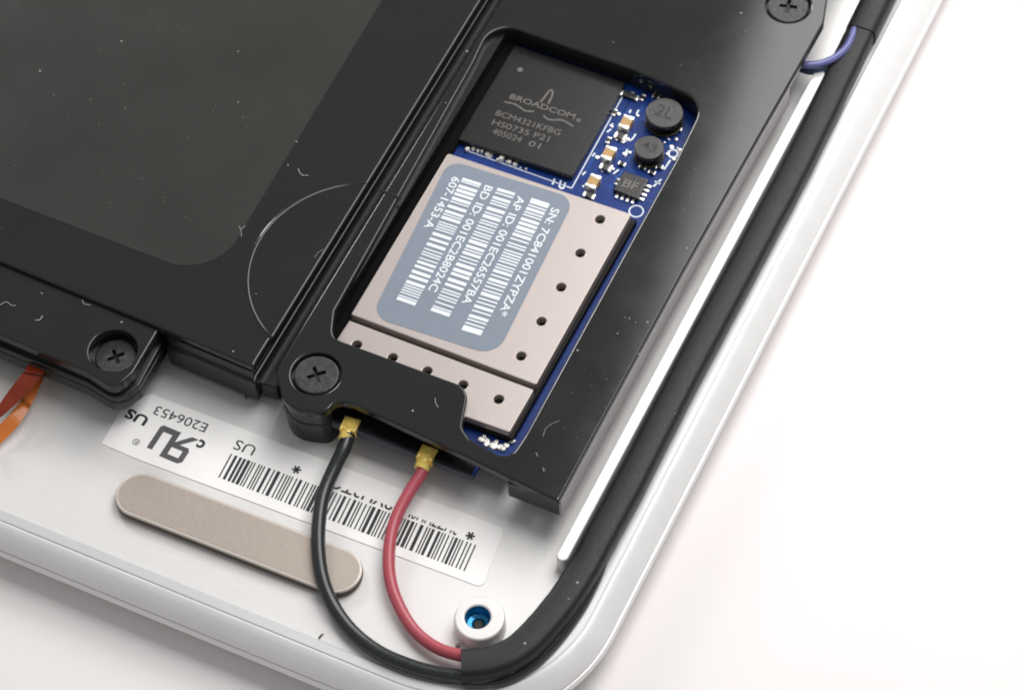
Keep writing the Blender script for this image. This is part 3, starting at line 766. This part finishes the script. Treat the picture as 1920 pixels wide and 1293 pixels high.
bm = bmesh.new(); sleeve(bm, smoothloop([(*W(a, b, zc_ + .01), zc_ + .01) for a, b in [(1614, 66), (1649, -5), (1699, -105)]], 6, closed=False), 0.255, 0.205, e=3.4)
o = finish('tape_wrap', bm, M['tape'], sl, 50); o['label'] = 'upper overlapping layer of tape'
bm = bmesh.new(); tube(bm, path3([(872, 1280, .08), (935, 1278, .08), (990, 1252, .08), (1040, 1205, .08), (1085, 1145, .08), (1112, 1096, .08), (1128, 1058, .09), (1140, 1015, .12), (1150, 985, .16)]), 0.075, 10); finish('lower_wire', bm, M['cable_black'], sl)
# blue wires
bw = thing('blue_wire', 'short blue wire pair from the frame edge into the sleeve by the top screw', 'wire', (*W(1540, 120, 0), 0))
bm = bmesh.new(); tube(bm, path3([(1495, 118, .48), (1512, 122, .48), (1540, 119, .46), (1566, 108, .42), (1588, 88, .38), (1599, 64, .36), (1604, 45, .30)]), 0.062, 12); finish('wire', bm, M['cable_blue'], bw)
bm = bmesh.new(); tube(bm, path3([(1495, 126, .30), (1512, 133, .30), (1535, 134, .29), (1560, 126, .27), (1585, 108, .24), (1600, 85, .2)]), 0.058, 12); finish('wire', bm, M['cable_navy'], bw)

# ------------------------------------------------------------------ orange flex
fx = thing('ribbon_cable', 'orange and red flexible ribbon cable hanging out from under the large cover at left', 'ribbon cable', (*W(30, 760, 0), 0))
def ribbon(pts_a, pts_b, m):
    A = path3(pts_a, 6); B = path3(pts_b, 6); bm = bmesh.new()
    for i in range(len(A) - 1):
        q = [A[i], A[i + 1], B[i + 1], B[i]]; up = [bm.verts.new(Vector(p) + Vector((0, 0, .008))) for p in q]; dn = [bm.verts.new(p) for p in q]
        bm.faces.new(up); bm.faces.new(dn[::-1]); bridge(bm, dn, up)
    bmesh.ops.remove_doubles(bm, verts=bm.verts[:], dist=1e-5)
    return finish('ribbon_layer', bm, m, fx)
ribbon([(60, 660, .45), (50, 690, .50), (30, 715, .52), (8, 745, .46), (-30, 800, .4)], [(92, 668, .45), (85, 695, .50), (62, 725, .48), (30, 757, .40), (-20, 800, .3)], M['flexred'])
ribbon([(62, 690, .2), (48, 735, .24), (20, 775, .24), (-6, 800, .22), (-40, 825, .2)], [(86, 700, .2), (64, 748, .20), (40, 790, .18), (8, 825, .12), (-40, 870, .1)], M['flex'])

# ------------------------------------------------------------------ dust and hairs
db = bmesh.new(); random.seed(21)
def speck(a, b, z, r):
    x, y = W(a, b, z); n = 6
    l = [(x + r * random.uniform(.6, 1.2) * math.cos(2 * math.pi * k / n), y + r * random.uniform(.6, 1.2) * math.sin(2 * math.pi * k / n)) for k in range(n)]
    slab(db, l, z, z + r * .6, r * .3, seg=1)
for a, b, z, r in ((75, 134, ZC, .03), (228, 78, ZC, .028), (447, 97, ZC, .02), (447, 192, ZC, .02), (235, 202, ZC, .015), (556, 266, ZC, .022), (540, 310, ZC, .022), (66, 474, ZL, .028), (78, 550, ZL, .02), (437, 659, ZC, .026), (433, 670, ZC - .03, .024),
                   (774, 770, ZT, .026), (876, 97, ZT, .03), (1390, 25, ZT, .03), (1180, 597, ZT, .022), (1192, 604, ZT, .015), (1214, 604, ZT, .026), (1083, 657, ZT, .028), (1158, 625, ZT, .02), (1288, 466, ZT, .022), (1172, 595, ZT, .014), (1197, 663, ZT, .02),
                   (1046, 934, ZT, .022), (228, 604, ZL, .03), (914, 880, ZT - .1, .02), (836, 193, ZT, .015), (1022, 880, ZT, .012), (480, 551, ZC, .014), (1150, 80, ZT, .014),
                   (1082, 1092, .385, .035), (1103, 1092, .33, .028), (1066, 1122, .385, .022), (984, 1206, .385, .032), (990, 1192, .385, .018), (1266, 775, .385, .015), (975, 1230, .36, .015)):
    speck(a, b, z + (.006 if z == ZC and a < 430 and b < 450 else 0), r * .72)
def hair(pts, z, r=.0045):
    tube(db, smoothloop([(*W(a, b, z + .01), z + .012) for a, b in pts], 4, closed=False), r, 5)
hair([(559, 316), (562, 324), (568, 329), (578, 329)], ZC, 0.0066); hair([(448, 423), (452, 434), (453, 444)], ZC); hair([(452, 430), (460, 424)], ZC)
hair([(0, 572), (12, 566), (22, 573), (30, 572)], ZL, 0.0060); hair([(66, 600), (74, 600), (80, 592)], ZL, 0.0077); hair([(154, 562), (158, 570), (170, 572)], ZL, 0.0060); 
hair([(816, 746), (817, 756), (822, 764)], ZT, 0.0055); hair([(1018, 818), (1026, 800), (1050, 788)], ZT, 0.0033); hair([(1005, 848), (1008, 855)], ZT, 0.0055); hair([(1018, 876), (1020, 884)], ZT, 0.0055)
hair([(590, 483), (596, 474), (606, 468)], ZC, 0.0033); 
for _ in range(130):
    k = random.random()
    if k < .5: a, b, z = random.uniform(0, 560), random.uniform(0, 430), ZC + .006
    elif k < .8: a, b, z = random.uniform(1230, 1400), random.uniform(20, 400), ZT
    else: a, b, z = random.uniform(1040, 1160), random.uniform(680, 900), ZT
    if k < .5 and b > 500: continue
    speck(a, b, z, random.uniform(.003, .007))
tag(finish('dust_specks', db, M['dust'], smooth=False), 'pale dust specks and hairs scattered over the black plastic', 'dust', kind='stuff')
db = bmesh.new(); hair([(598, 1196), (602, 1190), (606, 1187)], .0, .014)
tag(finish('dark_fleck', db, M['black2']), 'tiny dark fleck on the case floor below the black cable', 'fleck')
